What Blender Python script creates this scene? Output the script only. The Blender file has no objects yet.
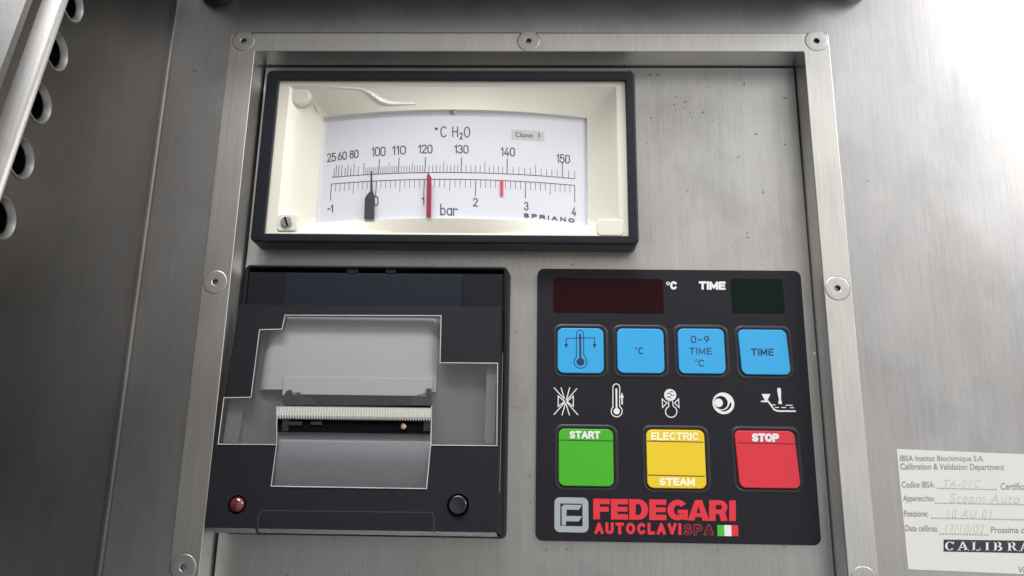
import bpy, bmesh, math, random
from mathutils import Matrix, Vector
random.seed(7)
S = 0.001                       # everything below is written in millimetres
scene = bpy.context.scene
COL = scene.collection

# ------------------------------------------------------------------ camera
CAM = Vector((3.81879, -294.16319, -78.20309))
YAW, PIT, ROL, FPX = 0.0281178, 0.2567634, -0.0158252, 820.0
RM = (Matrix.Rotation(YAW, 3, 'Z') @ Matrix.Rotation(PIT, 3, 'X') @ Matrix.Rotation(ROL, 3, 'Y'))
cd = bpy.data.cameras.new('camera'); cam = bpy.data.objects.new('camera', cd); COL.objects.link(cam)
cd.sensor_width = 36; cd.lens = FPX / 1024 * 36; cd.clip_start = 0.005; cd.clip_end = 50
rx, fw, up = RM.col[0], RM.col[1], RM.col[2]
m4 = Matrix((( rx[0], up[0], -fw[0], CAM[0]*S), (rx[1], up[1], -fw[1], CAM[1]*S), (rx[2], up[2], -fw[2], CAM[2]*S), (0,0,0,1)))
cam.matrix_world = m4
scene.camera = cam

def ray(u, v):
    return RM @ Vector(((u-512)/FPX, 1, (288-v)/FPX))
def at(u, v, a=0.0, b=0.0):
    """measured point -> (x, z) on the surface y = a + b z (mm)"""
    d = ray(u, v); t = (a + b*CAM.z - CAM.y) / (d.y - b*d.z)
    p = CAM + d*t
    return (p.x, p.z)
DXC, DR, DY0 = -29.0, 205.0, 1.9
def drum(x): return DY0 + (x-DXC)**2/(2*DR)
def at_drum(u, v, o=0.):
    y = 5.0
    for _ in range(12):
        x, z = at(u, v, y); y = drum(x) - o
    return (x, z)

# ------------------------------------------------------------------ materials
def lin(c):
    return tuple((x/12.92 if x <= .04045 else ((x+.055)/1.055)**2.4) for x in [k/255 for k in c]) + (1,)
def mat(name, col, rough=.5, metal=0., coat=0., noise=0., nscale=(300,300,300), bump=0., spec=.5, rvar=0.):
    m = bpy.data.materials.new(name); m.use_nodes = True
    nt = m.node_tree; b = nt.nodes['Principled BSDF']
    if len(col) == 3: col = tuple(col) + (1,)
    b.inputs['Base Color'].default_value = col
    b.inputs['Roughness'].default_value = rough
    b.inputs['Metallic'].default_value = metal
    b.inputs['Coat Weight'].default_value = coat
    b.inputs['Coat Roughness'].default_value = .12
    b.inputs['Specular IOR Level'].default_value = spec
    if noise or bump or rvar:
        tc = nt.nodes.new('ShaderNodeTexCoord'); mp = nt.nodes.new('ShaderNodeMapping')
        mp.inputs['Scale'].default_value = nscale
        nz = nt.nodes.new('ShaderNodeTexNoise'); nz.inputs['Scale'].default_value = 1; nz.inputs['Detail'].default_value = 5
        nt.links.new(tc.outputs['Object'], mp.inputs['Vector']); nt.links.new(mp.outputs[0], nz.inputs['Vector'])
        if noise:
            mx = nt.nodes.new('ShaderNodeMix'); mx.data_type = 'RGBA'
            mx.inputs['A'].default_value = tuple(c*(1-noise) for c in col[:3]) + (1,)
            mx.inputs['B'].default_value = tuple(min(1, c*(1+noise)) for c in col[:3]) + (1,)
            nt.links.new(nz.outputs[0], mx.inputs['Factor']); nt.links.new(mx.outputs['Result'], b.inputs['Base Color'])
        if rvar:
            mr = nt.nodes.new('ShaderNodeMapRange'); mr.inputs['To Min'].default_value = rough-rvar; mr.inputs['To Max'].default_value = rough+rvar
            mr.inputs['From Min'].default_value = .3; mr.inputs['From Max'].default_value = .7
            nt.links.new(nz.outputs[0], mr.inputs['Value']); nt.links.new(mr.outputs[0], b.inputs['Roughness'])
        if bump:
            bp = nt.nodes.new('ShaderNodeBump'); bp.inputs['Strength'].default_value = bump; bp.inputs['Distance'].default_value = .0002
            nt.links.new(nz.outputs[0], bp.inputs['Height']); nt.links.new(bp.outputs[0], b.inputs['Normal'])
    return m

def steel(name, col, rough, brush=(5000, 5000, 90), blotch=.10, streak=.16, bump=.06, dark=.0, bscale=(14, 14, 9), spots=False, smudge=.07, warm=.03, metal=1.):
    """brushed stainless steel: fine streaks along the brushing, faint blotches of wear, odd spots"""
    m = bpy.data.materials.new(name); m.use_nodes = True
    nt = m.node_tree; N = nt.nodes; L = nt.links; b = N['Principled BSDF']
    b.inputs['Metallic'].default_value = metal
    tc = N.new('ShaderNodeTexCoord')
    def noise(scale, det, rgh=.55, off=0):
        mp = N.new('ShaderNodeMapping'); mp.inputs['Scale'].default_value = scale; mp.inputs['Location'].default_value = (off, off, off)
        n = N.new('ShaderNodeTexNoise'); n.inputs['Scale'].default_value = 1; n.inputs['Detail'].default_value = det; n.inputs['Roughness'].default_value = rgh
        L.new(tc.outputs['Object'], mp.inputs['Vector']); L.new(mp.outputs[0], n.inputs['Vector']); return n
    n1 = noise(brush, 3); n2 = noise(bscale, 5, .6, 3.1)
    n3 = noise(tuple(k/5 for k in brush), 4, .6, 7.7)
    def rng(src, a, bb, lo=.3, hi=.7):
        r = N.new('ShaderNodeMapRange'); r.inputs['From Min'].default_value = lo; r.inputs['From Max'].default_value = hi
        r.inputs['To Min'].default_value = a; r.inputs['To Max'].default_value = bb; L.new(src.outputs[0], r.inputs['Value']); return r
    r1 = rng(n1, 1-streak, 1+streak); r2 = rng(n2, 1-blotch, 1+blotch); r3 = rng(n3, 1-streak*.6, 1+streak*.6)
    def mul(a, c):
        q = N.new('ShaderNodeMath'); q.operation = 'MULTIPLY'; L.new(a.outputs[0], q.inputs[0]); L.new(c.outputs[0], q.inputs[1]); return q
    t = mul(mul(r1, r2), r3)
    if spots:
        n4 = noise((420, 420, 420), 2, .5, 1.3); r4 = rng(n4, .45, 1.0, .235, .275); t = mul(t, r4)
    n5 = noise((38, 38, 26), 6, .7, 11.3); r5 = rng(n5, 1.0, 1-smudge, .52, .68); t = mul(t, r5)       # finger smears
    rot = N.new('ShaderNodeMapping'); rot.inputs['Rotation'].default_value = (.0, .62, .0); rot.inputs['Scale'].default_value = (2600, 900, 34)
    ns = N.new('ShaderNodeTexNoise'); ns.inputs['Scale'].default_value = 1; ns.inputs['Detail'].default_value = 2
    L.new(tc.outputs['Object'], rot.inputs['Vector']); L.new(rot.outputs[0], ns.inputs['Vector']); r6 = rng(ns, 1.0, 1.16, .70, .78); t = mul(t, r6)   # stray scratches
    mxc = N.new('ShaderNodeMix'); mxc.data_type = 'RGBA'
    mxc.inputs['A'].default_value = (col[0]*(1+warm), col[1], col[2]*(1-warm), 1); mxc.inputs['B'].default_value = (col[0]*(1-warm*.4), col[1], col[2]*(1+warm*.5), 1)
    n6 = noise((11, 11, 8), 4, .6, 5.5); r7 = rng(n6, 0, 1, .35, .65); L.new(r7.outputs[0], mxc.inputs['Factor'])
    vm = N.new('ShaderNodeVectorMath'); vm.operation = 'SCALE'; L.new(mxc.outputs['Result'], vm.inputs[0])
    L.new(t.outputs[0], vm.inputs['Scale']); L.new(vm.outputs[0], b.inputs['Base Color'])
    rr = rng(n2, rough-.05, rough+.05); L.new(rr.outputs[0], b.inputs['Roughness'])
    bp = N.new('ShaderNodeBump'); bp.inputs['Strength'].default_value = bump; bp.inputs['Distance'].default_value = .00008
    L.new(n1.outputs[0], bp.inputs['Height']); L.new(bp.outputs[0], b.inputs['Normal'])
    return m

def clear(name, tint, refl, rough, haze=0., hazecol=(.3,.3,.32)):
    m = bpy.data.materials.new(name); m.use_nodes = True
    nt = m.node_tree; nt.nodes.clear(); L = nt.links
    o = nt.nodes.new('ShaderNodeOutputMaterial'); tr = nt.nodes.new('ShaderNodeBsdfTransparent'); tr.inputs[0].default_value = tint + (1,)
    gl = nt.nodes.new('ShaderNodeBsdfGlossy'); gl.inputs['Roughness'].default_value = rough
    lw = nt.nodes.new('ShaderNodeLayerWeight'); lw.inputs[0].default_value = .5
    pw = nt.nodes.new('ShaderNodeMath'); pw.operation = 'POWER'; pw.inputs[1].default_value = 5; L.new(lw.outputs['Facing'], pw.inputs[0])
    ml = nt.nodes.new('ShaderNodeMath'); ml.operation = 'MULTIPLY_ADD'; ml.inputs[1].default_value = .8*refl; ml.inputs[2].default_value = .035*refl; L.new(pw.outputs[0], ml.inputs[0])
    base = tr
    if haze:
        df = nt.nodes.new('ShaderNodeBsdfDiffuse'); df.inputs[0].default_value = hazecol + (1,)
        mh = nt.nodes.new('ShaderNodeMixShader'); mh.inputs[0].default_value = haze
        tcx = nt.nodes.new('ShaderNodeTexCoord'); nzx = nt.nodes.new('ShaderNodeTexNoise'); nzx.inputs['Scale'].default_value = 2600; nzx.inputs['Detail'].default_value = 6; nzx.inputs['Roughness'].default_value = .7
        mrx = nt.nodes.new('ShaderNodeMapRange'); mrx.inputs['From Min'].default_value = .35; mrx.inputs['From Max'].default_value = .68; mrx.inputs['To Min'].default_value = haze*.4; mrx.inputs['To Max'].default_value = haze*2
        L.new(tcx.outputs['Object'], nzx.inputs['Vector']); L.new(nzx.outputs[0], mrx.inputs['Value']); L.new(mrx.outputs[0], mh.inputs[0])
        L.new(tr.outputs[0], mh.inputs[1]); L.new(df.outputs[0], mh.inputs[2]); base = mh
    mx = nt.nodes.new('ShaderNodeMixShader'); L.new(ml.outputs[0], mx.inputs[0]); L.new(base.outputs[0], mx.inputs[1]); L.new(gl.outputs[0], mx.inputs[2])
    L.new(mx.outputs[0], o.inputs[0]); return m

M = dict(
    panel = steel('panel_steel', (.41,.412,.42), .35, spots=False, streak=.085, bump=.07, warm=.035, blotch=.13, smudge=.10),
    frame = steel('frame_steel', (.56,.548,.525), .36, streak=.08, bump=.04, blotch=.05),
    plate = steel('plate_steel', (.43,.427,.415), .36, spots=True, streak=.085, bump=.08, smudge=.12),
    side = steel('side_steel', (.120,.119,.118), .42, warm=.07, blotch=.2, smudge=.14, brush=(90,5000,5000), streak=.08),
    edge = steel('edge_steel', (.215,.21,.205), .34, streak=.09),
    weld = mat('weld_grey', (.085,.083,.08), .75, .3, noise=.3, nscale=(600,600,200)),
    lip = mat('lip_steel', (.29,.287,.28), .42, 1.),
    reveal = steel('reveal_steel', (.82,.815,.81), .32, streak=.08, metal=.88),
    screw = steel('screw_steel', (.50,.495,.485), .40, brush=(1500,1500,1500), streak=.08),
    socket = mat('socket_dark', (.09,.09,.09), .4, .6),
    gap = mat('dark_gap', (.006,.006,.007), .8),
    bezel = mat('black_bezel', (.008,.010,.016), .36, spec=.3),
    cream = mat('cream_plastic', (.86,.835,.72), .34, noise=.03, nscale=(90,90,90), coat=.25),
    mech = mat('mechanism_grey', (.035,.035,.035), .35, .5),
    gloss = mat('black_gloss', (.005,.006,.009), .22, coat=.15),
    streakwhite = mat('streak_white', (.93,.92,.88), .24, coat=1.),  # whiter than the mask, for the imitated light streak
    dial = mat('dial_card', (.765,.775,.84), .6, noise=.015),
    ink = mat('dial_ink', (.06,.06,.08), .7),
    inkgrey = mat('maker_ink', (.10,.10,.11), .7),
    tag = mat('class_tag', (.60,.60,.61), .6),
    needle = mat('dark_needle', (.035,.04,.05), .45),
    redneedle = mat('red_needle', (.27,.02,.055), .4),
    redmark = mat('red_mark', (.75,.05,.10), .4),
    glass = clear('cover_glass', (.97,.97,.97), .9, .03),
    printer = mat('printer_plastic', (.0055,.0062,.0095), .6, spec=.2, noise=.25, nscale=(700,700,700), bump=.05),
    printer2 = mat('printer_plastic_worn', (.010,.012,.021), .45, spec=.22, noise=.25, nscale=(700,700,700), bump=.05),
    black = mat('deep_black', (.002,.002,.003), .8, spec=.05),
    acryl = clear('smoked_acrylic', (.62,.62,.64), 1.0, .25, .06, (.45,.45,.46)),
    acryledge = mat('acrylic_edge', (.36,.36,.37), .3, noise=.5, nscale=(90,90,90)),
    frost = mat('frosted_grey', (.215,.213,.22), .5, noise=.22, nscale=(2600,2600,2600)),
    frostlight = mat('frosted_light', (.25,.25,.26), .5, noise=.22, nscale=(2600,2600,2600)),
    paper = mat('paper', (.70,.695,.65), .8, noise=.05, nscale=(60,60,60)),
    tear = mat('tear_bar_metal', (.34,.335,.31), .5, .2),
    chrome = mat('bright_metal', (.85,.82,.78), .18, 1.),
    led = mat('red_lens', (.085,.003,.010), .10, coat=1.),
    keypad = mat('keypad_film', (.010,.009,.014), .50, spec=.22, noise=.15, nscale=(900,900,900)),
    rim = mat('keypad_rim', (.017,.016,.021), .42, spec=.35),
    blue = mat('blue_film', (.024,.32,.64), .42, noise=.03),
    green = mat('green_film', (.045,.36,.008), .42, noise=.03),
    yellow = mat('yellow_film', (.70,.50,.012), .42, noise=.03),
    red = mat('red_film', (.58,.020,.036), .42, noise=.03),
    redlogo = mat('red_print', (.62,.018,.036), .5),
    darkred = mat('dark_red_print', (.38,.02,.045), .5),
    white = mat('white_print', (.68,.68,.68), .5),
    cream2 = mat('pale_print', (.86,.76,.50), .5),
    flaggreen = mat('green_print', (.05,.42,.02), .5),
    greylogo = mat('grey_print', (.30,.33,.35), .5),
    navy = mat('navy_print', (.006,.02,.07), .5),
    line = mat('dark_line', (.02,.015,.01), .5),
    disp_r = mat('red_display_window', (.014,.0006,.0025), .35, spec=.12),
    disp_g = mat('green_display_window', (.0005,.008,.0045), .35, spec=.12),
    label = mat('label_paper', (.60,.60,.565), .75, noise=.05, nscale=(45,45,45)),
    print_ = mat('label_print', (.24,.24,.25), .7),
    pencil = mat('faded_handwriting', (.515,.515,.50), .7),
    labelblack = mat('label_black_bar', (.02,.022,.04), .6),
    rubber = mat('black_cap', (.010,.010,.012), .35),
)

# ------------------------------------------------------------------ object helpers
ROOT = {}
def thing(name, label, cat, loc=(0,0,0), group=None, kind=None):
    o = bpy.data.objects.new(name, None); COL.objects.link(o); o.empty_display_size = .01
    o.location = Vector(loc)*S; o['label'] = label; o['category'] = cat
    if group: o['group'] = group
    ROOT[o] = Vector(loc); return o
def org(o):
    return ROOT.get(o, Vector((0,0,0)))
def obj(name, bm, m, parent=None, smooth=False, label=None, angle=35):
    """link a bmesh written in world millimetres as ONE object under parent"""
    off = org(parent) if parent else Vector((0,0,0))
    for v in bm.verts: v.co = (v.co - off)*S
    bmesh.ops.recalc_face_normals(bm, faces=bm.faces)
    me = bpy.data.meshes.new(name); bm.to_mesh(me); bm.free()
    me.materials.append(M[m] if isinstance(m, str) else m)
    if smooth:
        me.shade_smooth()
        try: me.set_sharp_from_angle(angle=math.radians(angle))
        except Exception: pass
    o = bpy.data.objects.new(name, me); COL.objects.link(o)
    if smooth:
        wn_ = o.modifiers.new('weighted', 'WEIGHTED_NORMAL'); wn_.keep_sharp = True; wn_.weight = 80
    if parent: o.parent = parent; ROOT[o] = off
    if label: o['label'] = label
    return o
def part_of(parent, name, bm, m, **k): return obj(name, bm, m, parent, **k)

def rrect(x0, x1, z0, z1, r, n=6):
    pts = []
    for cx, cz, a0 in ((x1-r, z1-r, 0), (x0+r, z1-r, 90), (x0+r, z0+r, 180), (x1-r, z0+r, 270)):
        for i in range(n+1):
            a = math.radians(a0 + 90*i/n); pts.append((cx+r*math.cos(a), cz+r*math.sin(a)))
    return pts
def inset(p, d):
    n = len(p); out = []
    for i in range(n):
        a, b, c = Vector(p[i-1]), Vector(p[i]), Vector(p[(i+1) % n])
        e1 = (b-a); e2 = (c-b)
        if e1.length < 1e-7: e1 = e2
        if e2.length < 1e-7: e2 = e1
        e1.normalize(); e2.normalize()
        n1 = Vector((-e1.y, e1.x)); n2 = Vector((-e2.y, e2.x)); m = n1+n2
        if m.length < 1e-6: m = n1.copy()
        m.normalize(); k = max(.35, m.dot(n1)); q = b + m*(d/k); out.append((q.x, q.y))
    return out
def loft(bm, loops, cap_first=False, cap_last=False, close=True):
    rows = [[bm.verts.new(p) for p in lp] for lp in loops]
    n = len(rows[0])
    for a, b in zip(rows, rows[1:]):
        for i in range(n if close else n-1):
            j = (i+1) % n
            bm.faces.new((a[i], a[j], b[j], b[i]))
    if cap_first: bm.faces.new(rows[0])
    if cap_last: bm.faces.new(rows[-1])
    return rows
def bev_levels(yf, b, seg=3):
    """(inset, y) pairs round a front edge"""
    return [(b*(1-math.cos(math.radians(90*i/seg))), yf + b*(1-math.sin(math.radians(90*i/seg)))) for i in range(seg+1)]
def slab(pts, yf, yb, b=.3, seg=3, bm=None):
    """solid with outline pts (counter-clockwise x,z), rounded front edge at yf, flat back at yb"""
    bm = bm or bmesh.new()
    loops = [[(x, yb, z) for x, z in pts]]
    for d, y in bev_levels(yf, b, seg):
        loops.append([(x, y, z) for x, z in inset(pts, d)])
    loft(bm, loops, True, True); return bm
def ringslab(outer, inner, yf, yb, b=.3, bi=None, seg=3, bm=None, yib=None):
    """frame: outer and inner outlines with the same number of points"""
    bm = bm or bmesh.new(); bi = b if bi is None else bi; yib = yb if yib is None else yib
    L = [[(x, yb, z) for x, z in outer]]
    for d, y in bev_levels(yf, b, seg): L.append([(x, y, z) for x, z in inset(outer, d)])
    for d, y in reversed(bev_levels(yf, bi, seg)): L.append([(x, y, z) for x, z in inset(inner, -d)])
    L.append([(x, yib, z) for x, z in inner])
    if yib == yb: L.append(L[0])
    rows = [[bm.verts.new(p) for p in lp] for lp in (L[:-1] if yib == yb else L)]
    if yib == yb: rows.append(rows[0])
    n = len(outer)
    for a, c in zip(rows, rows[1:]):
        for i in range(n):
            j = (i+1) % n; bm.faces.new((a[i], a[j], c[j], c[i]))
    return bm
def box(x0, x1, y0, y1, z0, z1, bm=None):
    bm = bm or bmesh.new()
    v = [bm.verts.new(p) for p in ((x0,y0,z0),(x1,y0,z0),(x1,y1,z0),(x0,y1,z0),(x0,y0,z1),(x1,y0,z1),(x1,y1,z1),(x0,y1,z1))]
    for f in ((0,1,2,3),(4,7,6,5),(0,4,5,1),(1,5,6,2),(2,6,7,3),(3,7,4,0)): bm.faces.new([v[i] for i in f])
    return bm
def holed(outer, holes, ymap, depth, bm=None):
    """planar sheet with holes, given thickness; ymap(x,z) -> front y"""
    bm = bm or bmesh.new(); edges = []
    loops = [outer] + holes; vl = []
    for lp in loops:
        vs = [bm.verts.new((x, 0, z)) for x, z in lp]; vl.append(vs)
        for i in range(len(vs)): edges.append(bm.edges.new((vs[i-1], vs[i])))
    bmesh.ops.triangle_fill(bm, use_beauty=True, use_dissolve=False, edges=edges)
    bm.verts.ensure_lookup_table()
    for vs in vl:
        bk = [bm.verts.new((v.co.x, depth, v.co.z)) for v in vs]
        for i in range(len(vs)):
            bm.faces.new((vs[i-1], vs[i], bk[i], bk[i-1]))
    for v in bm.verts:
        v.co.y += ymap(v.co.x, v.co.z)
    return bm
def lathe_y(cx, cz, prof, n=32, bm=None, cap=True):
    """prof: (radius, y) from back to front, axis along y"""
    bm = bm or bmesh.new()
    loops = [[(cx+r*math.cos(2*math.pi*i/n), y, cz+r*math.sin(2*math.pi*i/n)) for i in range(n)] for r, y in prof]
    loft(bm, loops, False, cap); return bm
def ribbon(bm, pts, w, yf, closed=False, taper=None):
    """flat printed stroke through pts (x,z) in mm; yf(x,z) -> y"""
    n = len(pts); P = [Vector(p) for p in pts]; A = []; B = []
    for i in range(n):
        a = P[i-1] if (i or closed) else P[i]; c = P[(i+1) % n] if (i < n-1 or closed) else P[i]
        d1 = P[i]-a; d2 = c-P[i]
        if d1.length < 1e-9: d1 = d2
        if d2.length < 1e-9: d2 = d1
        d1 = d1.normalized(); d2 = d2.normalized()
        n1 = Vector((-d1.y, d1.x)); n2 = Vector((-d2.y, d2.x)); m = n1+n2
        m = m.normalized() if m.length > 1e-6 else n1
        k = max(.4, m.dot(n1)); ww = (w if taper is None else taper[i])/2/k
        p = P[i]+m*ww; q = P[i]-m*ww
        A.append(bm.verts.new((p.x, yf(p.x, p.y), p.y))); B.append(bm.verts.new((q.x, yf(q.x, q.y), q.y)))
    for i in range(n if closed else n-1):
        j = (i+1) % n; bm.faces.new((A[i], A[j], B[j], B[i]))
def poly(bm, pts, yf):
    bm.faces.new([bm.verts.new((x, yf(x, z), z)) for x, z in pts])
def polyhole(bm, outer, holes, yf):
    edges = []; vs_all = []
    for lp in [outer]+holes:
        vs = [bm.verts.new((x, 0, z)) for x, z in lp]; vs_all += vs
        for i in range(len(vs)): edges.append(bm.edges.new((vs[i-1], vs[i])))
    bmesh.ops.triangle_fill(bm, use_beauty=True, edges=edges)
    for v in vs_all: v.co.y = yf(v.co.x, v.co.z)
def disc(bm, cx, cz, r, yf, n=24, r2=None):
    poly(bm, [(cx+r*math.cos(2*math.pi*i/n), cz+(r2 or r)*math.sin(2*math.pi*i/n)) for i in range(n)], yf)
def dens(p, q, n): return [(p[0]+(q[0]-p[0])*i/n, p[1]+(q[1]-p[1])*i/n) for i in range(n+1)]

def glyphs(s, bold=0., space=1., shear=0.):
    cu = bpy.data.curves.new('t', 'FONT'); cu.body = s; cu.size = 1; cu.offset = bold; cu.space_character = space; cu.shear = shear
    cu.resolution_u = 4
    o = bpy.data.objects.new('t', cu); COL.objects.link(o)
    dg = bpy.context.evaluated_depsgraph_get(); me = bpy.data.meshes.new_from_object(o.evaluated_get(dg))
    V = [(v.co.x, v.co.y) for v in me.vertices]; F = [tuple(p.vertices) for p in me.polygons]
    bpy.data.objects.remove(o); bpy.data.curves.remove(cu); bpy.data.meshes.remove(me)
    return V, F
def text(bm, s, quad, yf, bold=0., space=1., shear=0.):
    """fit the glyphs' bounds onto quad = (top-left, top-right, bottom-right, bottom-left) of (x,z)"""
    V, F = glyphs(s, bold, space, shear)
    x0 = min(v[0] for v in V); x1 = max(v[0] for v in V); y0 = min(v[1] for v in V); y1 = max(v[1] for v in V)
    tl, tr, br, bl = [Vector(q) for q in quad]; vs = []
    for x, y in V:
        u = (x-x0)/(x1-x0); w = (y-y0)/(y1-y0)
        p = (bl*(1-u)+br*u)*(1-w) + (tl*(1-u)+tr*u)*w
        vs.append(bm.verts.new((p.x, yf(p.x, p.y), p.y)))
    for f in F:
        try: bm.faces.new([vs[i] for i in f])
        except ValueError: pass
def _arc(cx, cy, rx_, ry_, a0, a1, n=12):
    return [(cx+rx_*math.cos(math.radians(a0+(a1-a0)*i/n)), cy+ry_*math.sin(math.radians(a0+(a1-a0)*i/n))) for i in range(n+1)]
# single-stroke lettering: width, list of polylines in a box of height 1
SF = {
 '0': (.52, [_arc(.26, .74, .26, .26, 0, 180) + _arc(.26, .26, .26, .26, 180, 360) + [(.52, .74)]]),
 '1': (.22, [[(0, .78), (.2, 1), (.2, 0)]]),
 '2': (.52, [_arc(.26, .74, .25, .26, 170, -25) + [(.02, 0), (.52, 0)]]),
 '3': (.52, [_arc(.25, .76, .24, .24, 165, -90) + _arc(.25, .26, .27, .26, 90, -165)]),
 '4': (.54, [[(.36, 1), (0, .24), (.54, .24)], [(.40, .5), (.40, 0)]]),
 '5': (.52, [[(.48, 1), (.07, 1), (.04, .55)] + _arc(.25, .32, .27, .32, 120, -160)]),
 '6': (.52, [[(.36, 1), (.06, .45)] + _arc(.26, .29, .26, .29, 150, 510)]),
 '8': (.52, [_arc(.26, .77, .22, .23, 0, 360), _arc(.26, .27, .26, .27, 0, 360)]),
 '9': (.52, [_arc(.26, .71, .26, .29, -30, 330) + [(.18, 0)]]),
 '-': (.34, [[(0, .45), (.34, .45)]]),
 'A': (.66, [[(0, 0), (.33, 1), (.66, 0)], [(.12, .33), (.54, .33)]]),
 'C': (.62, [_arc(.33, .5, .33, .5, 45, 315, 18)]),
 'D': (.62, [[(0, 0), (0, 1), (.28, 1)] + _arc(.28, .5, .34, .5, 90, -90) + [(0, 0)]]),
 'E': (.52, [[(.52, 1), (0, 1), (0, 0), (.52, 0)], [(0, .52), (.46, .52)]]),
 'H': (.58, [[(0, 0), (0, 1)], [(.58, 0), (.58, 1)], [(0, .52), (.58, .52)]]),
 'I': (.0, [[(0, 0), (0, 1)]]),
 'L': (.48, [[(0, 1), (0, 0), (.48, 0)]]),
 'M': (.74, [[(0, 0), (0, 1), (.37, .15), (.74, 1), (.74, 0)]]),
 'N': (.60, [[(0, 0), (0, 1), (.6, 0), (.6, 1)]]),
 'O': (.70, [_arc(.35, .5, .35, .5, 0, 360, 24)]),
 'P': (.56, [[(0, 0), (0, 1), (.3, 1)] + _arc(.3, .73, .26, .27, 90, -90) + [(0, .46)]]),
 'R': (.60, [[(0, 0), (0, 1), (.32, 1)] + _arc(.32, .74, .26, .26, 90, -90) + [(0, .48)], [(.30, .48), (.60, 0)]]),
 'S': (.56, [_arc(.28, .745, .26, .255, 40, 262, 14) + _arc(.28, .255, .28, .255, 75, -145, 14)]),
 'T': (.60, [[(0, 1), (.6, 1)], [(.3, 1), (.3, 0)]]),
 'U': (.58, [[(0, 1), (0, .3)] + _arc(.29, .29, .29, .29, 180, 360) + [(.58, 1)]]),
 'V': (.64, [[(0, 1), (.32, 0), (.64, 1)]]),
 'b': (.46, [[(0, 1), (0, 0)], _arc(.23, .32, .23, .32, 0, 360, 18)]),
 'a': (.46, [_arc(.23, .32, .23, .32, 0, 360, 18), [(.46, .64), (.46, 0)]]),
 'r': (.34, [[(0, .64), (0, 0)], _arc(.24, .38, .24, .24, 170, 50, 8)]),
 ' ': (.3, []),
}
LAY = [0]
def stroke_text(bm, s, quad, yf, w, gap=.22, ov=.003):
    """lettering with strokes w mm wide whose outer bounds fill quad"""
    tl, tr, br, bl = [Vector(q) for q in quad]; Hh = ((tl-bl).length+(tr-br).length)/2; Wd = ((tl-tr).length+(bl-br).length)/2
    g = []; x = 0
    for ch in s:
        wd, lines = SF[ch]; g.append((x, lines)); x += wd+gap
    tot = max(x-gap, .001); k = 0
    hy = w/2/Hh; hx = w/2/Wd
    for x0, lines in g:
        for ln in lines:
            P = []
            for a, b in ln:
                u = .5 if tot < .01 else hx + (1-2*hx)*(x0+a)/tot; t = hy+(1-2*hy)*b
                if u == .5 and tot < .01: pass
                p = (bl*(1-u)+br*u)*(1-t)+(tl*(1-u)+tr*u)*t; P.append((p.x, p.y))
            closed = len(P) > 3 and (Vector(P[0])-Vector(P[-1])).length < w*.2
            if closed: P = P[:-1]
            else:      # square ends reach the bounds
                d = (Vector(P[0])-Vector(P[1])).normalized()*w*.5; e = (Vector(P[-1])-Vector(P[-2])).normalized()*w*.5
                P[0] = tuple(Vector(P[0])+d); P[-1] = tuple(Vector(P[-1])+e)
            if w > .44:
                if closed: P = P + [P[0]]
                for a_, b_ in zip(P, P[1:]):
                    LAY[0] = (LAY[0]+1) % 37; yo = .0016*LAY[0]
                    ribbon(bm, [a_, b_], w, (lambda oo: (lambda xx, zz: yf(xx, zz)-oo))(yo))
                for c_ in (P[1:] if closed else P[1:-1]):
                    LAY[0] = (LAY[0]+1) % 37; disc(bm, c_[0], c_[1], w*.5, (lambda oo: (lambda xx, zz: yf(xx, zz)-oo))(.0016*LAY[0]), 14)
                continue
            k += 1; ribbon(bm, P, w, (lambda kk: (lambda xx, zz: yf(xx, zz)-ov*(kk % 5)))(k), closed)
def pxquad(u0, v0, u1, v1, f, dv=0.):
    """picture box -> quad on a surface; dv = drop of the right end (px)"""
    return (f(u0, v0), f(u1, v0+dv), f(u1, v1+dv), f(u0, v1))

# ------------------------------------------------------------------ outer front panel (setting)
FO = (-120.3, 119.9, -160.0, 104.8)      # frame outer x0,x1,z0,z1
FI = (-109.5, 109.6, -150.0, 96.4)       # frame opening
bm = bmesh.new()
hole = [(FI[1]+2, FI[3]+2), (FI[0]-2, FI[3]+2), (FI[0]-2, FI[2]-2), (FI[1]+2, FI[2]-2)]
outer = [(420, 300), (-144.6, 300), (-144.6, -260), (420, -260)]
loft(bm, [[(x, 0, z) for x, z in outer], [(x, 0, z) for x, z in hole], [(x, 3, z) for x, z in hole], [(x, 3, z) for x, z in outer]])
# small radiused fold where the sheet meets the side wall
fp = obj('front_panel', bm, 'panel'); fp['kind'] = 'structure'
bm = bmesh.new()
for u, v, r in ((195, 71, .9), (192.5, 70.5, .5), (150, 192, .6), (151.5, 188, .35), (148, 196, .3), (178, 22, .3), (900, 180, .25), (868, 181, .5), (930, 402, .25), (886, 88, .3), (846, 250, .35)):
    x, z = at(u, v, 0); k = 7; poly(bm, [(x+r*random.uniform(.35, 1.2)*math.cos(2*math.pi*i/k), z+.6*r*random.uniform(.35, 1.2)*math.sin(2*math.pi*i/k)) for i in range(k)], lambda a, b: -.02)
obj('scuff_marks', bm, 'socket', fp)

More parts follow.
